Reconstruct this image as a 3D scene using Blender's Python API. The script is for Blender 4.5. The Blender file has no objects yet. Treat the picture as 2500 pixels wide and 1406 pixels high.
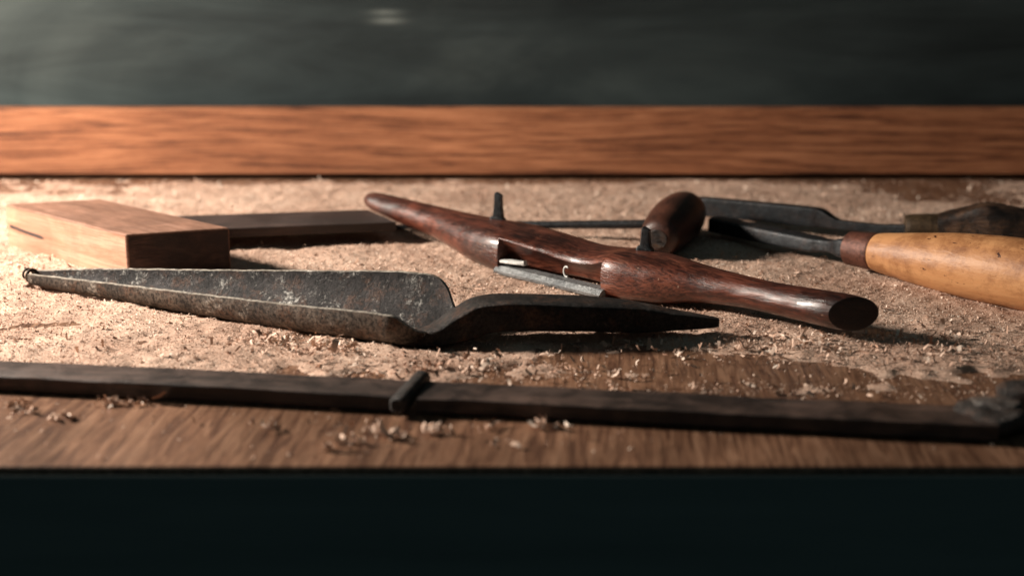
import bpy, bmesh, math, random
import numpy as np
from mathutils import Vector
random.seed(7); rng=np.random.default_rng(11)
C=0.01
sc=bpy.context.scene
col=sc.collection
sc.view_settings.view_transform='Standard'
try: sc.view_settings.look='None'
except Exception: pass
sc.view_settings.exposure=0

# ---------------------------------------------------------------- helpers
def thing(name,label,category,base):
    e=bpy.data.objects.new(name,None); e.empty_display_size=0.02
    e.location=Vector(base)*C; col.objects.link(e)
    e["label"]=label; e["category"]=category
    return e
def mk(name,verts,faces,mat,parent=None,smooth=True,angle=40,label=None,mats=None,midx=None):
    off=Vector((0,0,0)) if parent is None else Vector(parent.location)
    me=bpy.data.meshes.new(name)
    me.from_pydata([tuple(Vector(v)*C-off) for v in verts],[],faces)
    if mats:
        for m in mats: me.materials.append(m)
        me.polygons.foreach_set("material_index",midx)
    else: me.materials.append(mat)
    me.update()
    bm=bmesh.new(); bm.from_mesh(me); bmesh.ops.recalc_face_normals(bm,faces=bm.faces); bm.to_mesh(me); bm.free()
    if smooth:
        me.polygons.foreach_set("use_smooth",[True]*len(me.polygons))
        try: me.set_sharp_from_angle(angle=math.radians(angle))
        except Exception: pass
    ob=bpy.data.objects.new(name,me); col.objects.link(ob)
    if parent is not None: ob.parent=parent
    if label: ob["label"]=label
    return ob
def loft(rings,capa=True,capb=True,closed=True):
    n=len(rings[0]); V=[p for r in rings for p in r]; F=[]
    for i in range(len(rings)-1):
        for j in range(n if closed else n-1):
            k=(j+1)%n
            F.append((i*n+j,i*n+k,(i+1)*n+k,(i+1)*n+j))
    if capa: F.append(tuple(range(n-1,-1,-1)))
    if capb: F.append(tuple((len(rings)-1)*n+j for j in range(n)))
    return V,F
def sup(c,p):
    return math.copysign(abs(c)**(2.0/p),c)
def herm(xs,ys,x):
    xs=np.asarray(xs,float); ys=np.asarray(ys,float)
    m=np.gradient(ys,xs)
    d=np.diff(ys)/np.diff(xs)
    for i in range(1,len(xs)-1):
        if d[i-1]*d[i]<=0: m[i]=0
        else: m[i]=2*d[i-1]*d[i]/(d[i-1]+d[i])
    x=np.asarray(x,float); i=np.clip(np.searchsorted(xs,x)-1,0,len(xs)-2)
    h=xs[i+1]-xs[i]; t=(x-xs[i])/h
    return (2*t**3-3*t**2+1)*ys[i]+(t**3-2*t**2+t)*h*m[i]+(-2*t**3+3*t**2)*ys[i+1]+(t**3-t**2)*h*m[i+1]
def sweep(st,p=2.0,n=32,sub=6,side=None,wob=0.0):
    """st: (x,y,z,half width,half height)"""
    st=np.array(st,float)
    dist=np.concatenate([[0],np.cumsum(np.linalg.norm(np.diff(st[:,:3],axis=0),axis=1))])
    m=(len(st)-1)*sub+1
    s=[]
    for i in range(len(st)-1):
        for k in range(sub): s.append(dist[i]+(dist[i+1]-dist[i])*k/sub)
    s.append(dist[-1]); s=np.array(s)
    A=[herm(dist,st[:,k],s) for k in range(5)] if len(st)>2 else [np.interp(s,dist,st[:,k]) for k in range(5)]
    P=np.stack(A[:3],1); rings=[]
    for i in range(m):
        a=P[max(i-1,0)]; b=P[min(i+1,m-1)]
        T=Vector(b-a).normalized()
        S=Vector(side) if side is not None else T.cross(Vector((0,0,1)))
        S=(S-T*S.dot(T)).normalized(); U=S.cross(T).normalized()
        c=Vector(P[i]); w=A[3][i]; h=A[4][i]
        r=[]
        for j in range(n):
            f=2*math.pi*j/n+math.pi/n
            k=1+wob*(math.sin(3*f+i*.4)+math.sin(5*f-i*.23))
            r.append(c+S*(w*k*sup(math.cos(f),p))+U*(h*k*sup(math.sin(f),p)))
        rings.append(r)
    return loft(rings)
def poly_block(name,pts,z0,z1,mat,parent,bev=0.1,seg=3,label=None,side_mats=()):
    n=len(pts)
    V=[(x,y,z0) for x,y in pts]+[(x,y,z1) for x,y in pts]
    F=[tuple(range(n-1,-1,-1)),tuple(range(n,2*n))]+[(i,(i+1)%n,n+(i+1)%n,n+i) for i in range(n)]
    ob=mk(name,V,F,mat,parent,smooth=False,label=label)
    for m,_ in side_mats: ob.data.materials.append(m)
    bm=bmesh.new(); bm.from_mesh(ob.data)
    if side_mats:
        bm.normal_update()
        for f in bm.faces:
            for k,(m,d) in enumerate(side_mats):
                if abs(f.normal.dot(Vector(d)))>.9: f.material_index=k+1
    bmesh.ops.bevel(bm,geom=bm.edges[:],offset=bev*C,segments=seg,profile=.5,affect='EDGES')
    bm.to_mesh(ob.data); bm.free()
    return ob
def strip(name,a0,a1,wid,z0,z1,mat,parent,n=40,seed=1,bev=.06):
    """worn straight wooden strip with slightly irregular edges"""
    a0=np.array(a0,float); a1=np.array(a1,float); T=(a1-a0)/np.linalg.norm(a1-a0); N=np.array([-T[1],T[0]])
    r_=np.random.default_rng(seed); e=lambda:np.convolve(r_.normal(0,.06,n+6),np.ones(5)/5,'same')[3:-3]
    eA,eB,eT=e(),e(),e(); rings=[]
    for i in range(n):
        p=a0+(a1-a0)*i/(n-1); q0=p+N*eA[i]; q1=p+N*(wid+eB[i]); zt=z1+eT[i]*.6; b=bev
        pr=[(q0,z0+b),(q0+N*b,z0),(q1-N*b,z0),(q1,z0+b),(q1,zt-b),(q1-N*b*.4,zt-b*.3),(q1-N*b*1.3,zt),(q0+N*b*1.3,zt),(q0+N*b*.4,zt-b*.3),(q0,zt-b)]
        rings.append([(x[0],x[1],z) for x,z in pr])
    V,F=loft(rings); return mk(name,V,F,mat,parent,angle=25)

# ---------------------------------------------------------------- materials
class NT:
    def __init__(s,name):
        s.m=bpy.data.materials.new(name); s.m.use_nodes=True
        s.t=s.m.node_tree; s.n=s.t.nodes; s.l=s.t.links
        s.b=s.n["Principled BSDF"]
        s.co=s.n.new('ShaderNodeTexCoord').outputs['Object']
    def map(s,v,sca=(1,1,1),rot=(0,0,0),loc=(0,0,0)):
        a=s.n.new('ShaderNodeMapping'); a.inputs['Scale'].default_value=sca
        a.inputs['Rotation'].default_value=rot; a.inputs['Location'].default_value=loc
        s.l.new(v,a.inputs['Vector']); return a.outputs[0]
    def noise(s,v,scale,det=6,rough=.6,dist=0):
        a=s.n.new('ShaderNodeTexNoise'); a.inputs['Scale'].default_value=scale
        a.inputs['Detail'].default_value=det; a.inputs['Roughness'].default_value=rough
        a.inputs['Distortion'].default_value=dist
        s.l.new(v,a.inputs['Vector']); return a.outputs['Fac']
    def ramp(s,f,stops):
        a=s.n.new('ShaderNodeValToRGB'); e=a.color_ramp.elements
        while len(e)<len(stops): e.new(.5)
        for q,(p,c) in zip(e,stops):
            q.position=p; q.color=(*c,1) if len(c)==3 else c
        s.l.new(f,a.inputs[0]); return a.outputs[0]
    def mix(s,f,a,b,mode='MIX'):
        x=s.n.new('ShaderNodeMix'); x.data_type='RGBA'; x.blend_type=mode
        for i,v in ((0,f),(6,a),(7,b)):
            if isinstance(v,(int,float)): x.inputs[i].default_value=v
            elif isinstance(v,tuple): x.inputs[i].default_value=(*v,1)
            else: s.l.new(v,x.inputs[i])
        return x.outputs[2]
    def math(s,op,a,b=0.0,c=None):
        x=s.n.new('ShaderNodeMath'); x.operation=op
        for i,v in enumerate((a,b) if c is None else (a,b,c)):
            if isinstance(v,(int,float)): x.inputs[i].default_value=v
            else: s.l.new(v,x.inputs[i])
        return x.outputs[0]
    def bump(s,h,dist,strength=1.0,prev=None):
        a=s.n.new('ShaderNodeBump'); a.inputs['Distance'].default_value=dist
        a.inputs['Strength'].default_value=strength
        s.l.new(h,a.inputs['Height'])
        if prev is not None: s.l.new(prev,a.inputs['Normal'])
        return a.outputs[0]
    def out(s,color,rough,normal=None,metal=0.0,coat=0.0,spec=.5,coatr=.25):
        def st(k,v):
            if isinstance(v,(int,float)): s.b.inputs[k].default_value=v
            elif isinstance(v,tuple): s.b.inputs[k].default_value=(*v,1)
            else: s.l.new(v,s.b.inputs[k])
        st('Base Color',color); st('Roughness',rough); st('Metallic',metal)
        s.b.inputs['Specular IOR Level'].default_value=spec
        s.b.inputs['Coat Weight'].default_value=coat; s.b.inputs['Coat Roughness'].default_value=coatr
        if normal is not None: s.l.new(normal,s.b.inputs['Normal'])
        return s.m
Z3=(0.0,0.0,0.0)
def wood(name,dark,mid,light,ang=0.0,gs=60,aniso=12,rough=(.45,.65),bump=.0003,coat=0.0,stain=.5,stain_scale=30,spec=.5,seed=0.0,fib=.6,dist=1.2,fibs=9,rng_=(.28,.5,.72)):
    t=NT(name)
    v=t.map(t.co,rot=(0,0,-ang),loc=(seed,seed*.7,0))
    g=t.map(v,sca=(1/aniso,1,1))
    n1=t.noise(g,gs,5,.6,dist)
    n2=t.noise(t.map(v,sca=(1/(aniso*3),1,1)),gs*fibs,4,.7,0)
    c=t.ramp(n1,[(rng_[0],dark),(rng_[1],mid),(rng_[2],light)])
    f=t.ramp(n2,[(.3,(.4,.4,.4)),(.55,(1,1,1))])
    c=t.mix(fib,c,f,'MULTIPLY')
    st=t.noise(v,stain_scale,6,.65,.4)
    sm=t.ramp(st,[(.42,(1-stain,)*3),(.6,(1,1,1))])
    c=t.mix(1.0,c,sm,'MULTIPLY')
    h=t.math('ADD',n2,t.math('MULTIPLY',n1,.8))
    nb=t.bump(h,bump)
    r=t.ramp(st,[(.3,(rough[0],)*3),(.7,(rough[1],)*3)])
    return t.out(c,r,nb,coat=coat,spec=spec)

def board_wood():
    t=NT("oiled_oak_wood")
    w0=t.noise(t.map(t.co,sca=(.35,1,1)),5,2,.5,0)
    sp=t.n.new('ShaderNodeSeparateXYZ'); t.l.new(t.co,sp.inputs[0])
    z=t.math('ADD',sp.outputs[2],t.math('MULTIPLY',w0,.05))
    cmb=t.n.new('ShaderNodeCombineXYZ'); t.l.new(t.math('MULTIPLY',sp.outputs[0],.025),cmb.inputs[0]); t.l.new(z,cmb.inputs[2])
    n1=t.noise(cmb.outputs[0],260,8,.8,0)
    fine=t.noise(t.map(t.co,sca=(.06,1,1)),420,4,.7,.2)
    tone=t.noise(t.map(t.co,sca=(.5,1,2)),10,4,.6,0)
    f=t.math('ADD',t.math('MULTIPLY',n1,.75),t.math('MULTIPLY',fine,.25))
    c=t.ramp(f,[(.42,(.085,.030,.015)),(.49,(.30,.115,.052)),(.58,(.47,.205,.10))])
    c=t.mix(1.0,c,t.ramp(tone,[(.35,(.62,.58,.56)),(.65,(1.03,1.03,1.03))]),'MULTIPLY')
    return t.out(c,.6,t.bump(f,.0004),spec=.3)
m_board=board_wood()
m_bench=wood("bench_wood",(.11,.05,.028),(.22,.11,.062),(.32,.175,.105),math.radians(86),230,10,(.34,.48),.0002,stain=.35,stain_scale=10,fib=.6,rng_=(.36,.5,.64),fibs=4)
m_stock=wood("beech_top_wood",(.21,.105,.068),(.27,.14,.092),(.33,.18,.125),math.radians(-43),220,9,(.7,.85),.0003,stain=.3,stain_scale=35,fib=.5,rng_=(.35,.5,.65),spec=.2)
m_stockside=wood("beech_lit_side_wood",(.38,.195,.12),(.45,.24,.155),(.52,.30,.205),math.radians(-43),150,12,(.65,.8),.0003,stain=.25,stain_scale=25,fib=.5,rng_=(.35,.5,.65),spec=.25)  # left face: paler beech, with the light on it put into the colour
m_stockend=wood("shaded_end_grain",(.03,.015,.011),(.055,.027,.019),(.09,.046,.032),math.radians(20),160,2.5,(.6,.8),.0005,stain=.45,stain_scale=45,fib=.8)  # end face turned from the lamp: its shade is put into darker end grain
m_sqblade=wood("dark_blade_wood",(.022,.014,.011),(.048,.028,.022),(.075,.044,.035),math.radians(10),80,10,(.5,.7),.0002,stain=.4)
m_rule=wood("old_boxwood",(.028,.017,.012),(.07,.041,.03),(.13,.078,.058),math.radians(-9),120,12,(.42,.62),.0004,stain=.65,stain_scale=60,fib=.8)
m_gim=wood("gimlet_handle_wood",(.03,.010,.006),(.08,.027,.015),(.13,.047,.026),math.radians(72),110,7,(.34,.5),.0003,coat=.1,stain=.5,stain_scale=40)
m_darkh=wood("worn_handle_wood",(.02,.010,.006),(.07,.034,.018),(.17,.09,.045),math.radians(-10),110,6,(.35,.55),.0008,stain=.85,stain_scale=110)

def yellow_wood():
    t=NT("tan_boxwood"); a=math.atan2(-7.7,6.8)
    v=t.map(t.co,rot=(0,0,-a))
    n1=t.noise(t.map(v,sca=(.08,1,1)),120,5,.6,.5)
    c=t.ramp(n1,[(.3,(.38,.17,.066)),(.5,(.48,.23,.095)),(.7,(.55,.285,.125))])
    n2=t.noise(t.map(v,sca=(.45,1,1)),210,4,.65,.4)
    pits=t.ramp(n2,[(.655,(1,1,1)),(.685,(.12,.06,.035))])
    c=t.mix(1.0,c,pits,'MULTIPLY')
    n3=t.noise(v,42,9,.78,.1)
    c=t.mix(.75,c,t.ramp(n3,[(.38,(.42,.32,.26)),(.54,(1,1,1))]),'MULTIPLY')
    return t.out(c,.5,t.bump(t.math('ADD',n1,t.math('MULTIPLY',n2,-.8)),.0004),spec=.4)
m_yellow=yellow_wood()

def shave_wood():
    t=NT("dark_varnished_wood"); a=math.atan2(-28,27)
    v=t.map(t.co,rot=(0,0,-a))
    n1=t.noise(t.map(v,sca=(.06,1,1)),130,6,.68,.3)
    c=t.ramp(n1,[(.34,(.045,.012,.007)),(.5,(.115,.032,.018)),(.66,(.20,.064,.036))])
    pores=t.noise(t.map(v,sca=(.12,1,1)),760,4,.65,0)
    c=t.mix(.8,c,t.ramp(pores,[(.42,(.22,.18,.17)),(.53,(1,1,1))]),'MULTIPLY')
    st=t.noise(v,26,8,.72,.2)
    c=t.mix(.85,c,t.ramp(st,[(.42,(.22,.2,.2)),(.54,(1,1,1))]),'MULTIPLY')
    wear=t.noise(t.map(v,sca=(.5,1,1)),60,12,.85,.1)
    wm=t.ramp(wear,[(.57,Z3),(.66,(.4,.4,.4))])
    c=t.mix(wm,c,(.29,.12,.07))
    sp=t.noise(v,380,4,.7,0)
    c=t.mix(t.ramp(sp,[(.675,Z3),(.70,(.6,.6,.6))]),c,(.5,.34,.25))
    c=t.mix(t.ramp(sp,[(.31,(.8,.8,.8)),(.35,Z3)]),c,(.012,.007,.005))
    r=t.ramp(wear,[(.35,(.24,)*3),(.6,(.42,)*3)])
    h=t.math('ADD',t.math('MULTIPLY',pores,.8),t.math('MULTIPLY',wear,.7))
    return t.out(c,r,t.bump(h,.00045),coat=.3,coatr=.2)
m_shave=shave_wood()
m_end=wood("end_grain_wood",(.012,.006,.004),(.03,.013,.009),(.055,.024,.016),0,200,1.5,(.6,.8),.0004,stain=.5)

def steel(name,dark,light,pale,paleamt=.6,rough=(.35,.6),metal=.7,sc_=60,pit=.6,rust=0.0,bmp=.0005,spec=.4):
    t=NT(name)
    n=t.noise(t.co,sc_,9,.72,.2)
    c=t.ramp(n,[(.36,dark),(.62,light)])
    if rust>0:
        rn=t.noise(t.co,sc_*1.4,8,.75,0)
        c=t.mix(t.ramp(rn,[(.5,Z3),(.62,(rust,)*3)]),c,(.11,.05,.026))
    r1=t.noise(t.map(t.co,loc=(.31,.17,.05)),sc_*.75,14,.9,.2)
    msk=t.ramp(r1,[(paleamt,Z3),(paleamt+.035,(1,1,1))])
    c=t.mix(msk,c,pale)
    f=t.noise(t.co,520,5,.8,0)
    c=t.mix(pit,c,t.ramp(f,[(.42,(.10,.10,.10)),(.54,(1,1,1))]),'MULTIPLY')
    r=t.ramp(n,[(.3,(rough[1],)*3),(.7,(rough[0],)*3)])
    h=t.math('ADD',t.math('MULTIPLY',f,.7),t.math('ADD',n,t.math('MULTIPLY',msk,.15)))
    met=t.math('MULTIPLY',t.math('SUBTRACT',1.0,msk),metal)
    return t.out(c,r,t.bump(h,bmp),metal=met,spec=spec)
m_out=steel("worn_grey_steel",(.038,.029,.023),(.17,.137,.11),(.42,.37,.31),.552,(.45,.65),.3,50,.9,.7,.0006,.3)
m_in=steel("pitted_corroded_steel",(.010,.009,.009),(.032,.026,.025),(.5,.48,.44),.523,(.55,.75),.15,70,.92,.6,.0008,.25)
m_rim=steel("bright_steel_rim",(.28,.24,.20),(.6,.55,.47),(.8,.75,.68),.58,(.35,.5),.3,80,.7,.3)  # rim strips and end caps, much paler than both walls
m_shank=steel("dark_forged_iron",(.010,.009,.008),(.030,.023,.019),(.12,.085,.066),.55,(.5,.7),.15,60,.85,.6,.001,.3)
m_bright=steel("bright_blade_steel",(.15,.16,.165),(.30,.31,.31),(.6,.6,.58),.58,(.3,.45),.4,70,.5)
m_lug=steel("pale_glint_white",(.6,.6,.57),(.78,.78,.75),(.9,.9,.88),.62,(.4,.5),.0,70,.3)  # near-white lug carries a painted glint; same colour on the shaving curl
m_dsteel=steel("dark_tool_steel",(.012,.014,.016),(.036,.040,.044),(.2,.2,.2),.59,(.3,.5),.4,80,.6,.2)
m_lump=steel("tarnished_hinge_metal",(.02,.017,.015),(.08,.066,.058),(.26,.24,.22),.58,(.4,.6),.3,90,.7,.5,.0015)
m_pale=steel("worn_rivet_metal",(.06,.05,.045),(.20,.17,.15),(.4,.37,.34),.56,(.4,.6),.3,90,.7,.4,.001)
m_ferr=steel("brown_ferrule_metal",(.08,.028,.018),(.17,.065,.042),(.3,.16,.10),.62,(.38,.5),.3,90,.5)
m_brass=steel("aged_brass",(.05,.032,.018),(.13,.082,.045),(.30,.22,.13),.60,(.38,.55),.4,90,.6)

def chalk():
    t=NT("chalkboard_paint")
    n=t.noise(t.map(t.co,sca=(.6,1,1)),5,6,.55,.8)
    n2=t.noise(t.map(t.co,sca=(.25,1,1.6),rot=(0,.25,0)),14,7,.65,1.0)
    c=t.ramp(n,[(.3,(.008,.013,.014)),(.52,(.024,.033,.034)),(.75,(.060,.074,.071))])
    c=t.mix(.8,c,t.ramp(n2,[(.3,(.4,.42,.43)),(.7,(1.35,1.35,1.33))]),'MULTIPLY')
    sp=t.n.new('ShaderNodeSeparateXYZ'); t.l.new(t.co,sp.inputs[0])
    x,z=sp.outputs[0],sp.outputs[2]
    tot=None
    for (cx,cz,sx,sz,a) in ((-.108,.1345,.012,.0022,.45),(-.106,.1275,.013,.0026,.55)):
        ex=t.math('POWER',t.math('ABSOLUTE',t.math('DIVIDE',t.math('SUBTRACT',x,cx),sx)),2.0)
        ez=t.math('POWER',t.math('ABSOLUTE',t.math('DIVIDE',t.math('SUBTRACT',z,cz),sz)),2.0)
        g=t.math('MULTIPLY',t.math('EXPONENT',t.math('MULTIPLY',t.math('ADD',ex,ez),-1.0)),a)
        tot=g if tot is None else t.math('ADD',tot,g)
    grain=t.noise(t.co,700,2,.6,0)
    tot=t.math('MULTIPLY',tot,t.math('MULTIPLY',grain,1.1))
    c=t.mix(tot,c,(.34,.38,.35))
    return t.out(c,.8,t.bump(n2,.0003),spec=.2)
m_chalk=chalk()
def rail_shade():
    t=NT("shade_toned_rail")
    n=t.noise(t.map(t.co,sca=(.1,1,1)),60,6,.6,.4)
    c=t.ramp(n,[(.3,(.085,.10,.095)),(.7,(.105,.122,.115))])  # colour carries the teal shade of the unlit bench front
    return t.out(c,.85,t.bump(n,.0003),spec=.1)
m_rail=rail_shade()
def dust(name,attr):
    t=NT(name)
    n=t.noise(t.co,18,5,.6,0)
    n2=t.noise(t.co,900,4,.75,0)
    if attr:
        a=t.n.new('ShaderNodeAttribute'); a.attribute_name="rnd"
        c=t.ramp(a.outputs['Fac'],[(0.0,(.32,.175,.12)),(.25,(.54,.36,.265)),(.6,(.70,.52,.41)),(1.0,(.90,.78,.66))])
    else:
        c=t.ramp(n2,[(.3,(.42,.265,.195)),(.5,(.62,.435,.33)),(.7,(.76,.59,.47))])
    c=t.mix(1.0,c,t.ramp(n,[(.3,(.70,.63,.60)),(.6,(1,1,1))]),'MULTIPLY')
    return t.out(c,.85,t.bump(n2,.0008 if not attr else .0002),spec=.2)
m_dust=dust("sawdust_powder",False); m_flake=dust("wood_flake",True)

# ---------------------------------------------------------------- setting
bench=thing("workbench","worn brown wooden workbench with shade-coloured front rail, strewn with sawdust","workbench",(0,86,-3))
poly_block("tabletop",[(-110,51.7),(110,51.7),(110,121),(-110,121)],-3,0,m_bench,bench,bev=.12,seg=3)
poly_block("rail",[(-110,51.45),(110,51.45),(110,51.68),(-110,51.68)],-30,-.3,m_rail,bench,bev=.05,seg=1,label="thin front rail coloured as shade")
bb=poly_block("wooden_board",[(-110,117.6),(110,117.6),(110,119.6),(-110,119.6)],.45,5.9,m_board,None,bev=.09,seg=3)
bb["label"]="long orange oiled oak board standing on edge along the workbench"; bb["category"]="wooden board"
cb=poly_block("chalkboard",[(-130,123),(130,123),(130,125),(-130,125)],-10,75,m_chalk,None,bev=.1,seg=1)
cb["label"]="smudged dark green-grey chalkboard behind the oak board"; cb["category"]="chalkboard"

# ---------------------------------------------------------------- try square
sq=thing("try_square","wooden try square with thick beech stock and dark blade","try square",(-25,87,0))
A=(-33.0,91.1);B=(-22.6,81.5);Cc=(-16.9,83.5);D=(-27.3,93.0)
ex,ey=Cc[0]-B[0],Cc[1]-B[1]; el=math.hypot(ex,ey)
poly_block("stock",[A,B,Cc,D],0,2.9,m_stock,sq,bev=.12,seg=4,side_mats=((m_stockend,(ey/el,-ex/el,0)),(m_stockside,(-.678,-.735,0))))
dx,dy=(B[0]-A[0])/14.15,(B[1]-A[1])/14.15; nx,ny=dy,-dx
def onface(s,z,o): return (A[0]+dx*s+nx*o,A[1]+dy*s+ny*o,z)
sl=[(.45,1.42),(2.5,1.3),(4.3,1.22),(4.7,1.3),(4.3,1.42),(2.5,1.48),(.45,1.62)]
V=[onface(s,z,.03) for s,z in sl]+[onface(s,z,-.2) for s,z in sl]; k=len(sl)
mk("slot",V,[tuple(range(k)),tuple(range(2*k-1,k-1,-1))]+[(i,(i+1)%k,k+(i+1)%k,k+i) for i in range(k)],m_end,sq,smooth=False,label="narrow dark saw slot")
poly_block("blade",[(-21.5,89.0),(-7.6,91.7),(-9.9,96.0),(-24.5,93.4)],1.0,1.6,m_sqblade,sq,bev=.05,seg=2,label="flat dark brown blade")

# ---------------------------------------------------------------- spokeshave
sh=thing("spokeshave","dark varnished wooden spokeshave with steel blade and two square tangs","spokeshave",(3.6,82.6,0))
P0=np.array([-9.9,96.6]); a=np.array([.694,-.72]); nn=np.array([-.72,-.694])
keys=[(0.0,-.25,.25,2.45,2.05,2),(0.25,-.62,.6,2.68,1.75,2),(1.0,-.85,.8,2.78,1.5,2),(3,-.95,.95,2.75,1.2,2),(7,-1.0,1.3,2.7,.8,2.1),(10.5,-1.2,2.05,2.68,.35,2.3),
      (13.5,-1.5,2.75,2.7,.0,2.7),(15.6,-1.65,3.0,2.65,.0,3.4),(16.1,-1.7,3.0,2.62,.0,3.7)]
keysr=[(24.25,-1.75,2.75,2.60,.0,3.8),(24.8,-1.75,2.75,2.65,.0,3.4),(27,-1.55,2.35,2.6,.05,2.6),(30,-1.15,1.35,2.4,.5,2.1),(33.5,-.95,1.0,2.3,.68,2),(36.5,-.95,1.1,2.42,.66,2),(38.4,-.92,1.22,2.52,.68,2),(38.95,-.88,1.17,2.48,.73,2)]
keysm=[(16.15,-1.7,2.9,2.62,2.35),(17.3,-1.68,2.75,2.58,2.2),(19.3,-1.6,2.4,2.42,1.9),(21.3,-1.57,2.1,2.28,1.62),(22.9,-1.62,2.2,2.38,1.8),(24.2,-1.72,2.55,2.58,2.2)]
NP=64
def wavy(si,f): return .012*math.sin(si*1.3+f*2)+.008*math.sin(si*3.1-f*3)
def shave_rings(K,ds=.35,shear=lambda s:0):
    K=np.array(K); s=np.unique(np.concatenate([np.arange(K[0,0],K[-1,0],ds),K[:,0]]))
    v=[herm(K[:,0],K[:,k],s) for k in range(1,6)]
    R=[]
    for i,si in enumerate(s):
        nb,nf,zt,zb,p=[q[i] for q in v]; nc=(nb+nf)/2; w=(nf-nb)/2; zc=(zt+zb)/2; h=(zt-zb)/2
        r=[]
        for j in range(NP):
            f=2*math.pi*j/NP
            n_=nc+w*sup(math.cos(f),p); z=zc+h*sup(math.sin(f),p)
            wv=wavy(si,f); n_+=wv; z+=wv*.6
            s2=si-.77*shear(si)*(n_-nc)
            q=P0+a*s2+nn*n_
            r.append((q[0],q[1],z))
        R.append(r)
    return R
def throat_rings(K,ds=.3):
    K=np.array(K); s=np.unique(np.concatenate([np.arange(K[0,0],K[-1,0],ds),K[:,0]]))
    v=[herm(K[:,0],K[:,k],s) for k in range(1,5)]; R=[]
    for i,si in enumerate(s):
        nb,nf,zt,ze=[q[i] for q in v]; nc=(nb+nf)/2-.3; r=[]
        for j in range(NP):
            f=2*math.pi*j/NP; c_,s_=math.cos(f),math.sin(f)
            if j<=NP//4: n_=nc+(nf-nc)*(1-(1-c_)**1.0)**.75; z=ze+(zt-ze)*s_**.9
            elif j<=NP//2: n_=nc+(nc-nb)*sup(c_,2.6); z=1.3+(zt-1.3)*sup(s_,2.6)
            elif j<=3*NP//4: n_=nc+(nc-nb)*sup(c_,2.6); z=1.3+(1.3-.45)*sup(s_,2.6)
            else:
                t=(j-3*NP/4)/(NP/4)
                if t<.4: n_=nc+(nf-1.0-nc)*t/.4; z=.45+.1*t/.4
                else:
                    k=(t-.4)/.6; n_=nf-1.0+1.0*k**1.8; z=.55+(ze-.55)*k
            wv=wavy(si,f); q=P0+a*si+nn*(n_+wv); r.append((q[0],q[1],z+wv*.6))
        R.append(r)
    return R
shf=lambda s: max(0,min(1,(s-35)/3.5))
R=shave_rings(keys)+throat_rings(keysm)+shave_rings(keysr,shear=shf)
V,F=loft(R,True,False)
mk("body",V,F,m_shave,sh,angle=30)
last=R[-1]; c=np.mean(np.array(last),axis=0)
r2=[tuple(c+(np.array(p)-c)*.9+np.array([.03,-.05,0])) for p in last]
r3=[tuple(c+(np.array(p)-c)*.45+np.array([.0,.0,0])) for p in last]
V,F=loft([last,r2,r3],False,True)
mk("end_face",V,F,m_end,sh,angle=60,label="dark sawn end of the handle")
def SP(s,n_,z):
    q=P0+a*s+nn*n_; return (q[0],q[1],z)
rings=[]
for s in np.linspace(15.9,24.5,12):
    rings.append([SP(s,3.15,.42),SP(s,3.1,.24),SP(s,2.2,.40),SP(s,2.2,.72),SP(s,2.85,.68)])
V,F=loft(rings); mk("blade",V,F,m_bright,sh,angle=20,label="narrow grey steel cutting blade")
V,F=sweep([(*SP(16.3,2.75,1.0),.3,.08),(*SP(16.9,2.65,1.02),.32,.09),(*SP(17.7,2.5,1.04),.26,.09),(*SP(17.95,2.45,1.07),.2,.16)],p=5,n=16,sub=4)
mk("blade_lug",V,F,m_lug,sh,angle=30)
c0=np.array(SP(21.0,2.12,1.02)); e1=np.array([a[0],a[1],0])*.8+np.array([nn[0],nn[1],0])*.1; e1/=np.linalg.norm(e1); e2=np.array([0,0,1.])
rings=[]
for i in range(26):
    t=i/25*math.pi*1.35+1.0; cp=c0+e1*.24*math.cos(t)+e2*.3*math.sin(t); od=e1*math.cos(t)+e2*math.sin(t); oz=np.array([nn[0],nn[1],0])
    rings.append([tuple(cp+od*.055*math.cos(g)+oz*.055*math.sin(g)) for g in np.linspace(0,2*math.pi,10,endpoint=False)])
V,F=loft(rings); mk("shaving_curl",V,F,m_lug,sh,angle=60,label="small pale curl of wood shaving")  # pale ring at the throat: a curled shaving
pk=[(13.0,.0,2.45,4.3,.38),(25.1,.0,2.45,3.9,.38)]
for (s,n_,z0,z1,w) in pk:
    x,y,_=SP(s,n_,0)
    V,F=sweep([(x,y,z0-.6,w*1.35,w*.8),(x,y,z0+.28,w*1.25,w*.75),(x+.02,y,z0+.42,w*.85,w*.68),(x+.03,y+.05,z1-.25,w*.62,w*.6),(x+.06,y+.05,z1-.08,w*.66,w*.6),(x+.1,y+.05,z1,w*.42,w*.45)],p=8,n=24,sub=3,side=(.95,-.3,0),wob=.02)
    mk("tang",V,F,m_dsteel,sh,angle=30)

# ---------------------------------------------------------------- taper reamer
rm=thing("taper_reamer","rusty forged steel taper reamer with hollow tapered blade and bent tang","reamer",(-12,72,0))
St=[((-27.9,79.6,.95),(-27.8,79.9,.3),(-27.6,80.3,1.05)),
    ((-24.4,77.55,1.10),(-24.2,78.15,.2),(-23.9,79.05,1.45)),
    ((-17.0,73.4,1.36),(-16.8,74.7,.06),(-16.3,76.35,2.02)),
    ((-10.8,69.75,1.64),(-10.5,71.65,.03),(-9.7,74.1,2.50)),
    ((-6.6,67.35,1.86),(-6.0,69.7,.02),(-5.0,72.3,2.82)),
    ((-5.9,67.0,1.85),(-5.3,69.35,.0),(-4.0,71.85,2.78)),
    ((-5.35,67.05,1.50),(-4.7,69.1,.0),(-3.3,71.25,2.3)),
    ((-4.9,67.25,1.12),(-4.1,69.0,.02),(-2.95,70.6,1.55)),
    ((-4.35,67.6,.85),(-3.5,69.0,.12),(-2.7,70.1,1.15))]
arr=np.array(St).reshape(len(St),9)
dist=np.concatenate([[0],np.cumsum(np.linalg.norm(np.diff(arr[:,3:6],axis=0),axis=1))])
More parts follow.
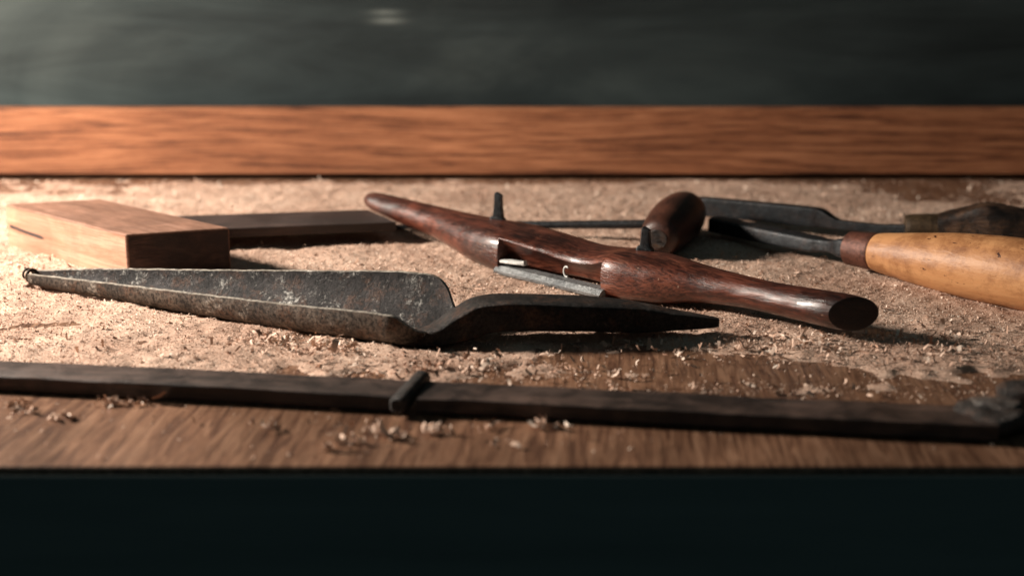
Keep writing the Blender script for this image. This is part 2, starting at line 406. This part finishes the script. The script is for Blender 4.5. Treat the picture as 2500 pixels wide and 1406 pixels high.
ss=np.concatenate([np.linspace(0,dist[4],60),np.linspace(dist[4],dist[-1],20)[1:]])
AA=np.stack([herm(dist,arr[:,k],ss) for k in range(9)],1)
rings=[]; NJ=28
for q,row in enumerate(AA):
    Fp,Bp,Kp=row[:3],row[3:6],row[6:]
    Cx=(Fp+Kp)/2; H=(Kp-Fp)/2; Dp=Bp-Cx
    hl=np.linalg.norm(H); dl=np.linalg.norm(Dp); th_=min(.19,.45*hl)
    def pt(j,inner):
        th=math.pi*j/NJ; ct,sn=math.cos(th),math.sin(th)
        kh=(1-th_/hl) if inner else 1; kd=(1-min(.15,.5*dl)/dl) if inner else 1
        return Cx-H*kh*math.copysign(abs(ct)**.9,ct)+Dp*kd*(sn**1.0)
    nick=.02*math.sin(q*1.9)*math.sin(q*.7)
    r=[tuple(pt(j,False)+np.array([0,0,nick if j in(0,NJ) else 0])) for j in range(NJ+1)]
    r+=[tuple(pt(j,True)+np.array([0,0,nick if j in(0,NJ) else 0])) for j in range(NJ,-1,-1)]
    rings.append(r)
V,F=loft(rings); nr=2*(NJ+1)
mi=[]
for i in range(len(rings)-1):
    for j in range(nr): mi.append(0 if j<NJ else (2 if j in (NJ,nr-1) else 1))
mi+=[2,2]
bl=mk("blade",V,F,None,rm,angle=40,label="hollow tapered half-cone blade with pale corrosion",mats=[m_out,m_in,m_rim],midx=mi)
V,F=sweep([(-5.0,69.3,.28,.9,.16),(-4.2,69.0,.42,1.35,.36),(-3.4,68.9,.62,1.3,.55),(-2.5,68.9,1.0,1.15,.75),(-1.5,69.0,1.4,1.08,.82),(-.3,69.05,1.52,1.12,.78),(3,69.2,1.45,1.12,.74),(5.6,69.4,1.25,.98,.70),(8.2,69.6,.98,.62,.46),(10.2,69.7,.84,.32,.25),(10.5,69.7,.83,.24,.2)],p=7.0,n=48,sub=8,wob=.008)
mk("tang",V,F,m_shank,rm,angle=30,label="blackened forged tang bent up from the blade")
rings=[]
ax=np.array([-.88,.46,.05]); u=np.array([.46,.88,0]); w=np.array([0,0,1])
for i in range(100):
    t=i/99*2*math.pi*2.2; k=i/99
    rad=.38-.14*k
    cpt=np.array([-27.7,79.95,.75])+ax*(k*.7)+w*(.14*k)+u*rad*math.cos(t)+w*rad*math.sin(t)
    od=u*math.cos(t)+w*math.sin(t); rr=.10-.045*k
    rings.append([tuple(cpt+od*rr*math.cos(f)+ax*rr*math.sin(f)) for f in np.linspace(0,2*math.pi,12,endpoint=False)])
V,F=loft(rings); mk("screw_tip",V,F,m_out,rm,angle=60,label="small curled screw tip")

# ---------------------------------------------------------------- gimlet
gm=thing("gimlet","T-handled gimlet with dark turned wooden handle and thin iron shank","gimlet",(10,91,0))
f0=np.array([9.05,86.7,1.5]); f1=np.array([12.1,95.6,1.75]); dv=f1-f0
prof=[(0,.75),(.015,1.0),(.05,1.22),(.15,1.38),(.35,1.6),(.55,1.68),(.75,1.6),(.9,1.35),(.97,1.0),(1,.55)]
V,F=sweep([(*(f0+dv*t),r,r) for t,r in prof],p=2,n=48,sub=4,wob=.004)
mk("handle",V,F,m_gim,gm,angle=50)
dn=dv/np.linalg.norm(dv)
V,F=sweep([(*(f0-dn*.1),.15,.15),(*(f0-dn*.1),.3,.3),(*(f0-dn*.02),.33,.33),(*(f0-dn*.02),.45,.45),(*(f0-dn*.08),.5,.5),(*(f0-dn*.05),.6,.6),(*(f0+dn*.05),.65,.65)],p=2,n=32,sub=2)
mk("end_plug",V,F,m_darkh,gm,angle=40,label="round dark plug with turned rings")
V,F=sweep([(-9.0,96.2,.4,.1,.06),(-8.2,96.0,.42,.34,.12),(-6.2,95.5,.55,.3,.18),(-5,95.2,.65,.24,.24),(4,93.0,1.15,.27,.27),(9.8,91.5,1.5,.3,.3)],p=2.4,n=20,sub=6)
mk("shank",V,F,m_dsteel,gm,angle=50)

# ---------------------------------------------------------------- chisels
ch=thing("chisel","chisel with smooth tan boxwood handle and brown metal ferrule","chisel",(24,80,0))
q0=np.array([21.55,82.6,1.62]); q1=np.array([27.9,75.4,1.98]); du=(q1-q0)/np.linalg.norm(q1-q0)
prof=[(0,1.0),(.25,1.12),(1.2,1.27),(3.2,1.52),(6,1.8),(9.5,1.95),(12.5,1.9),(15,1.65),(16.5,1.25),(17,.6)]
V,F=sweep([(*(q0+du*t-np.array([0,0,max(0,t-9)*.03])),r,r) for t,r in prof],p=2,n=64,sub=6,wob=.003)
mk("handle",V,F,m_yellow,ch,angle=50)
V,F=sweep([(*(q0-du*1.75),.93,.93),(*(q0-du*1.7),1.02,1.02),(*(q0-du*.9),1.06,1.06),(*(q0-du*.02),1.12,1.12),(*(q0+du*.12),1.1,1.1)],p=2,n=48,sub=3)
mk("ferrule",V,F,m_ferr,ch,angle=40)
V,F=sweep([(20.55,83.7,1.56,.6,.6),(20.2,84.3,1.5,.6,.58),(19.75,85.2,1.38,.42,.4),(19.4,85.9,1.3,.45,.38),(18.9,86.7,1.2,.65,.46),(16,90.4,1.12,.68,.5),(13.6,93.5,1.1,.65,.5)],p=6,n=28,sub=5)
mk("blade",V,F,m_dsteel,ch,angle=30)
c2=thing("chisel","heavy mortise chisel with worn dark handle and aged ferrule","chisel",(27,91,0))
V,F=sweep([(25.6,90.9,1.35,.85,.8),(25.9,90.85,1.36,.95,.9),(27.6,90.5,1.42,1.0,.95),(27.75,90.45,1.42,.95,.9)],p=2,n=40,sub=3)
mk("ferrule",V,F,m_brass,c2,angle=40)
V,F=sweep([(27.6,90.5,1.42,.98,.93),(28.2,90.35,1.45,1.05,1.05),(29.4,90.1,1.55,1.2,1.3),(30.6,89.85,1.68,1.35,1.55),(32.0,89.55,1.6,1.3,1.42),(33.6,89.3,1.5,1.2,1.25),(36,88.8,1.5,1.25,1.3),(39,88.2,1.45,1.25,1.25),(40,88,1.45,.7,.7)],p=3.4,n=48,sub=5,wob=.028)
mk("handle",V,F,m_darkh,c2,angle=35)
V,F=sweep([(12.6,98.3,1.45,.4,.62),(14.0,97.6,1.47,.42,.66),(17,96.0,1.47,.42,.66),(20.3,94.2,1.45,.42,.66),(20.7,94.0,1.42,.42,.62),(21.5,93.4,1.2,.34,.38),(21.9,93.1,1.15,.29,.3),(24,91.9,1.15,.27,.27),(25.7,90.9,1.3,.3,.3)],p=9,n=32,sub=4)
mk("blade",V,F,m_dsteel,c2,angle=25)

# ---------------------------------------------------------------- folding rule
fr=thing("folding_rule","old dark wooden folding rule with round hinge lying across the bench","folding rule",(-2,59,0))
strip("leg",(-36,62.8),(-4.85,57.95),2.35,.1,.78,m_rule,fr,60,3)
strip("leg",(-4.1,57.75),(19.6,54.2),2.45,.1,.76,m_rule,fr,50,8)
V,F=sweep([(-4.85,57.2,.6,.28,.28),(-4.83,57.3,.6,.38,.38),(-4.0,60.6,.72,.38,.4),(-3.97,60.7,.72,.28,.28)],p=2.6,n=32,sub=4,wob=.015)
mk("hinge_pin",V,F,m_lump,fr,angle=35,label="short worn iron hinge barrel")
def lumpy(cx,cy,cz,rx,ry,rz,seed,n=28,m=14):
    R_=[]; r_=np.random.default_rng(seed); ph=r_.uniform(0,6.28,6)
    for i in range(1,m):
        th=math.pi*i/m; rr=[]
        for j in range(n):
            f=2*math.pi*j/n
            k=1+.07*math.sin(2*f+ph[0]+3*th)+.05*math.sin(5*f+ph[1]-2*th)+.03*math.sin(7*f+ph[2]+5*th)
            rr.append((cx+rx*k*sup(math.sin(th),3)*math.cos(f),cy+ry*k*sup(math.sin(th),3)*math.sin(f),cz+rz*k*sup(math.cos(th),3)))
        R_.append(rr)
    return loft(R_)
V,F=lumpy(19.9,56.0,.55,1.6,1.5,.55,3); mk("hinge_disc",V,F,m_lump,fr,angle=60,label="lumpy tarnished round metal hinge")
V,F=lumpy(20.1,56.2,1.0,1.0,.85,.2,5); mk("rivet",V,F,m_pale,fr,angle=60,label="flattened worn rivet head")
V,F=sweep([(21.0,58.7,.6,.35,.35),(21.4,58.6,.65,.6,.55),(23.5,58.3,.7,.75,.62),(27,57.9,.7,.7,.6),(31,57.5,.6,.4,.4)],p=3,n=32,sub=4,wob=.03)
mk("arm",V,F,m_lump,fr,angle=50,label="folded back worn metal arm")

# ---------------------------------------------------------------- sawdust
def vn(x,y,s,seed):
    g=np.random.default_rng(seed).random((257,257)); X=(x/s)%256; Y=(y/s)%256
    i=X.astype(int);j=Y.astype(int);fx=X-i;fy=Y-j;fx=fx*fx*(3-2*fx);fy=fy*fy*(3-2*fy)
    return (g[i,j]*(1-fx)+g[i+1,j]*fx)*(1-fy)+(g[i,j+1]*(1-fx)+g[i+1,j+1]*fx)*fy
def fbm(x,y,s,seed,o=4):
    t=0;am=1;n=0
    for k in range(o): t=t+am*vn(x+500+k*17.3,y+500+k*9.1,s/2**k,seed+k); n+=am; am*=.55
    return t/n
def sstep(x,a_,b_):
    t=np.clip((x-a_)/(b_-a_),0,1); return t*t*(3-2*t)
def gs(x,y,cx,cy,sx,sy,rot=0):
    c_,s_=math.cos(rot),math.sin(rot); u=(x-cx)*c_+(y-cy)*s_; v=-(x-cx)*s_+(y-cy)*c_
    return np.exp(-(u/sx)**2-(v/sy)**2)
def dens(x,y):
    n=fbm(x,y,6,5); n2=fbm(x,y,1.8,40,3)
    m=sstep(y+(n-.5)*8+(n2-.5)*3+.02*x,60.5,67.0)
    m=m-1.5*gs(x,y,11.5,64.6,8.5,2.1,-.05)-1.0*gs(x,y,33,113,9,8)-.5*gs(x,y,-26,72.0,8,1.6,-.35)-.7*gs(x,y,-42,113,14,4)-.6*gs(x,y,4,67.0,6,1.2)-.9*gs(x,y,17,71.5,5,1.4,-.5)
    m=m+.85*gs(x,y,22,65,5,3.0)+.5*gs(x,y,-11,67,5,2)+.35*gs(x,y,8,60.5,14,1.2)
    m=m*(1-.7*sstep(y,112,117))
    m=m+(n2-.5)*(.7+1.1*sstep(-y,-84,-68))*sstep(y,60.5,64)+(n-.5)*.5*sstep(y,62,66)
    return np.clip(m,0,1)*sstep(y,59,61.5)
def segd(x,y,ax,ay,bx,by):
    t=np.clip(((x-ax)*(bx-ax)+(y-ay)*(by-ay))/((bx-ax)**2+(by-ay)**2),0,1)
    return np.hypot(x-ax-t*(bx-ax),y-ay-t*(by-ay)),t
def height(x,y):
    d=dens(x,y)
    h=-.10+d*(.06+.42*fbm(x,y,2.6,77,4))+(fbm(x,y,.5,99,2)-.5)*.13*d
    dd,t=segd(x,y,-27.8,79.9,-4,69)
    h=h-.6*np.exp(-(dd/(.3+1.5*t))**4)
    dd,t=segd(x,y,-27,62.4,21,57); h=h-.6*np.exp(-(dd/1.6)**4)
    return h,d
xs=np.arange(-62,62,.15); ys=np.arange(52.5,117.4,.15)
X,Y=np.meshgrid(xs,ys,indexing='ij'); H,Dn=height(X,Y)
H=H+rng.normal(0,.014,H.shape)*Dn
nxn,nyn=X.shape
co=np.stack([X,Y,H],-1).reshape(-1,3)*C
idx=np.arange(nxn*nyn).reshape(nxn,nyn)
q=np.stack([idx[:-1,:-1],idx[1:,:-1],idx[1:,1:],idx[:-1,1:]],-1).reshape(-1,4)
zz=co[:,2][q].max(1); q=q[zz>-.0004]
def fast_mesh(name,co,q,mat):
    me=bpy.data.meshes.new(name)
    me.vertices.add(len(co)); me.vertices.foreach_set("co",co.astype(np.float32).ravel())
    me.loops.add(q.size); me.loops.foreach_set("vertex_index",q.astype(np.int32).ravel())
    me.polygons.add(len(q)); me.polygons.foreach_set("loop_start",np.arange(0,q.size,4,dtype=np.int32))
    try: me.polygons.foreach_set("loop_total",np.full(len(q),4,dtype=np.int32))
    except Exception: pass
    me.update(calc_edges=True); me.validate()
    me.materials.append(mat)
    ob=bpy.data.objects.new(name,me); col.objects.link(ob); return ob
used=np.unique(q); remap=np.zeros(len(co),int); remap[used]=np.arange(len(used))
sd=fast_mesh("sawdust",co[used],remap[q],m_dust)
sd.data.polygons.foreach_set("use_smooth",[True]*len(sd.data.polygons))
sd["kind"]="stuff"; sd["label"]="pale layer of fine sawdust spread over the workbench"; sd["category"]="sawdust"

def flakes(x,y,z,L,W,tilt):
    n=len(x)
    u=np.array([-1,-1,0,0,1,1.]); v=np.array([-1,1,-1,1,-1,1.])
    bend=rng.uniform(-.6,.9,n)
    wj=rng.uniform(.45,1.0,(n,6))
    px=u[None]*L[:,None]/2; py=v[None]*W[:,None]/2*wj; pz=-np.abs(u)[None]*bend[:,None]*L[:,None]/2+rng.normal(0,.06,(n,6))*W[:,None]
    al=rng.normal(0,1,n)*tilt; be=rng.normal(0,1,n)*tilt; ya=rng.uniform(0,2*np.pi,n)
    y1=py*np.cos(al)[:,None]-pz*np.sin(al)[:,None]; z1=py*np.sin(al)[:,None]+pz*np.cos(al)[:,None]
    x2=px*np.cos(be)[:,None]+z1*np.sin(be)[:,None]; z2=-px*np.sin(be)[:,None]+z1*np.cos(be)[:,None]
    x3=x2*np.cos(ya)[:,None]-y1*np.sin(ya)[:,None]; y3=x2*np.sin(ya)[:,None]+y1*np.cos(ya)[:,None]
    lo=z2.min(1)
    P=np.stack([x3+x[:,None],y3+y[:,None],z2+(z-lo*.75)[:,None]],-1).reshape(-1,3)*C
    b=np.arange(n)[:,None]*6
    Q=np.concatenate([b+np.array([[0,2,3,1]]),b+np.array([[2,4,5,3]])],1).reshape(-1,4)
    return P,Q,np.repeat(rng.beta(1.5,1.5,n),2)
parts=[]
def batch(N,lm,ls,lo,hi,tilt,fn,xr=(-60,60),yr=(52.5,117),asp=(.3,.75)):
    x=rng.uniform(*xr,N); y=rng.uniform(*yr,N)
    keep=np.abs(x)<(y*.40+6); x=x[keep]; y=y[keep]
    h,d=height(x,y); k=rng.random(len(x))<fn(x,y,d); x,y,h=x[k],y[k],h[k]
    ok=h>-.35; x,y,h=x[ok],y[ok],h[ok]
    L=np.clip(np.exp(rng.normal(math.log(lm),ls,len(x))),lo,hi); W=L*rng.uniform(*asp,len(x))
    parts.append(flakes(x,y,np.maximum(h,0)+.005,L,W,tilt))
left=lambda x: .35+1.2*sstep(-x,-12,8)
batch(460000,.068,.32,.035,.15,.5,lambda x,y,d:np.where(d>.04,.12+.88*d,(.01+.09*(y>60.5))*left(x)))
batch(85000,.125,.35,.07,.3,.5,lambda x,y,d:np.where(d>.06,.10+.8*d*fbm(x,y,2.5,300,2),.03*left(x)))
batch(22000,.26,.38,.15,.65,.55,lambda x,y,d:np.where(d>.06,.7*sstep(fbm(x,y,3.0,400,3),.45,.7),.025*left(x)),asp=(.12,.4))
for (cx,cy,n_,s_) in [(-11.5,68.2,190,1.3),(-9.2,66.6,110,1.2),(12,67.6,180,2.2),(14.5,66.8,110,1.6),(-2.5,64.2,120,1.8),(2,63.6,80,2.0),(-4.5,54.9,30,.6),(-6.5,55.6,18,.6),(-7.2,53.6,14,.25),(-1,56.0,18,.5),(-17,59.2,26,.7),(-21,58.0,18,.4),(.0,54.0,12,.4),(-12,60.4,40,1.8),(-10,55.9,16,.5),(20,65.5,110,2.0),(22,69,90,2.5),(5,66.8,70,2.5),(-6,63.3,80,1.8),(-19,57.2,14,.3),(-21.5,58.6,22,.3),(-17.5,59.0,26,.35),(-6.6,54.3,22,.25),(-3,55.4,26,.35),(1.2,56.2,16,.3),(6,61,50,2.5),(14,60.2,60,3)]:
    x=rng.normal(cx,s_,n_); y=rng.normal(cy,s_*.55,n_); h,d=height(x,y)
    ok=h>-.35; x,y,h=x[ok],y[ok],h[ok]
    L=np.clip(np.exp(rng.normal(math.log(.26),.45,len(x))),.1,.75); W=L*rng.uniform(.2,.55,len(x))
    parts.append(flakes(x,y,np.maximum(h,0)+rng.uniform(0,.22,len(x)),L,W,.7))
P=np.concatenate([p[0] for p in parts]); o=0; Q=[]
for p in parts: Q.append(p[1]+o); o+=len(p[0])
Q=np.concatenate(Q); Rn=np.concatenate([p[2] for p in parts])
fl=fast_mesh("wood_shavings",P,Q,m_flake)
at=fl.data.attributes.new("rnd",'FLOAT','FACE')
if len(at.data)==len(Rn): at.data.foreach_set("value",Rn.astype(np.float32))
fl["kind"]="stuff"; fl["label"]="countless pale wood flakes and curled shavings scattered on the workbench"; fl["category"]="wood shavings"

# ---------------------------------------------------------------- light
w=bpy.data.worlds.new("World"); sc.world=w; w.use_nodes=True
bg=w.node_tree.nodes["Background"]; bg.inputs[0].default_value=(.58,.92,1,1); bg.inputs[1].default_value=.05
def area(name,loc,tgt,size,power,colr):
    L=bpy.data.lights.new(name,'AREA'); L.shape='DISK'; L.size=size*C; L.energy=power; L.color=colr
    o=bpy.data.objects.new(name,L); o.location=Vector(loc)*C
    o.rotation_euler=(Vector(tgt)-Vector(loc)).to_track_quat('-Z','Y').to_euler(); col.objects.link(o)
area("window_lamp",(-78,86,36),(-8,72,0),13,21.5,(1,.89,.78))

# ---------------------------------------------------------------- camera
cam=bpy.data.cameras.new("camera"); co_=bpy.data.objects.new("camera",cam); col.objects.link(co_)
co_.location=(0,0,.20); co_.rotation_euler=(math.radians(76),0,0)
cam.lens=50; cam.sensor_width=36; cam.clip_start=.01; cam.clip_end=20
cam.dof.use_dof=True; cam.dof.focus_distance=.765; cam.dof.aperture_fstop=5.8
sc.camera=co_
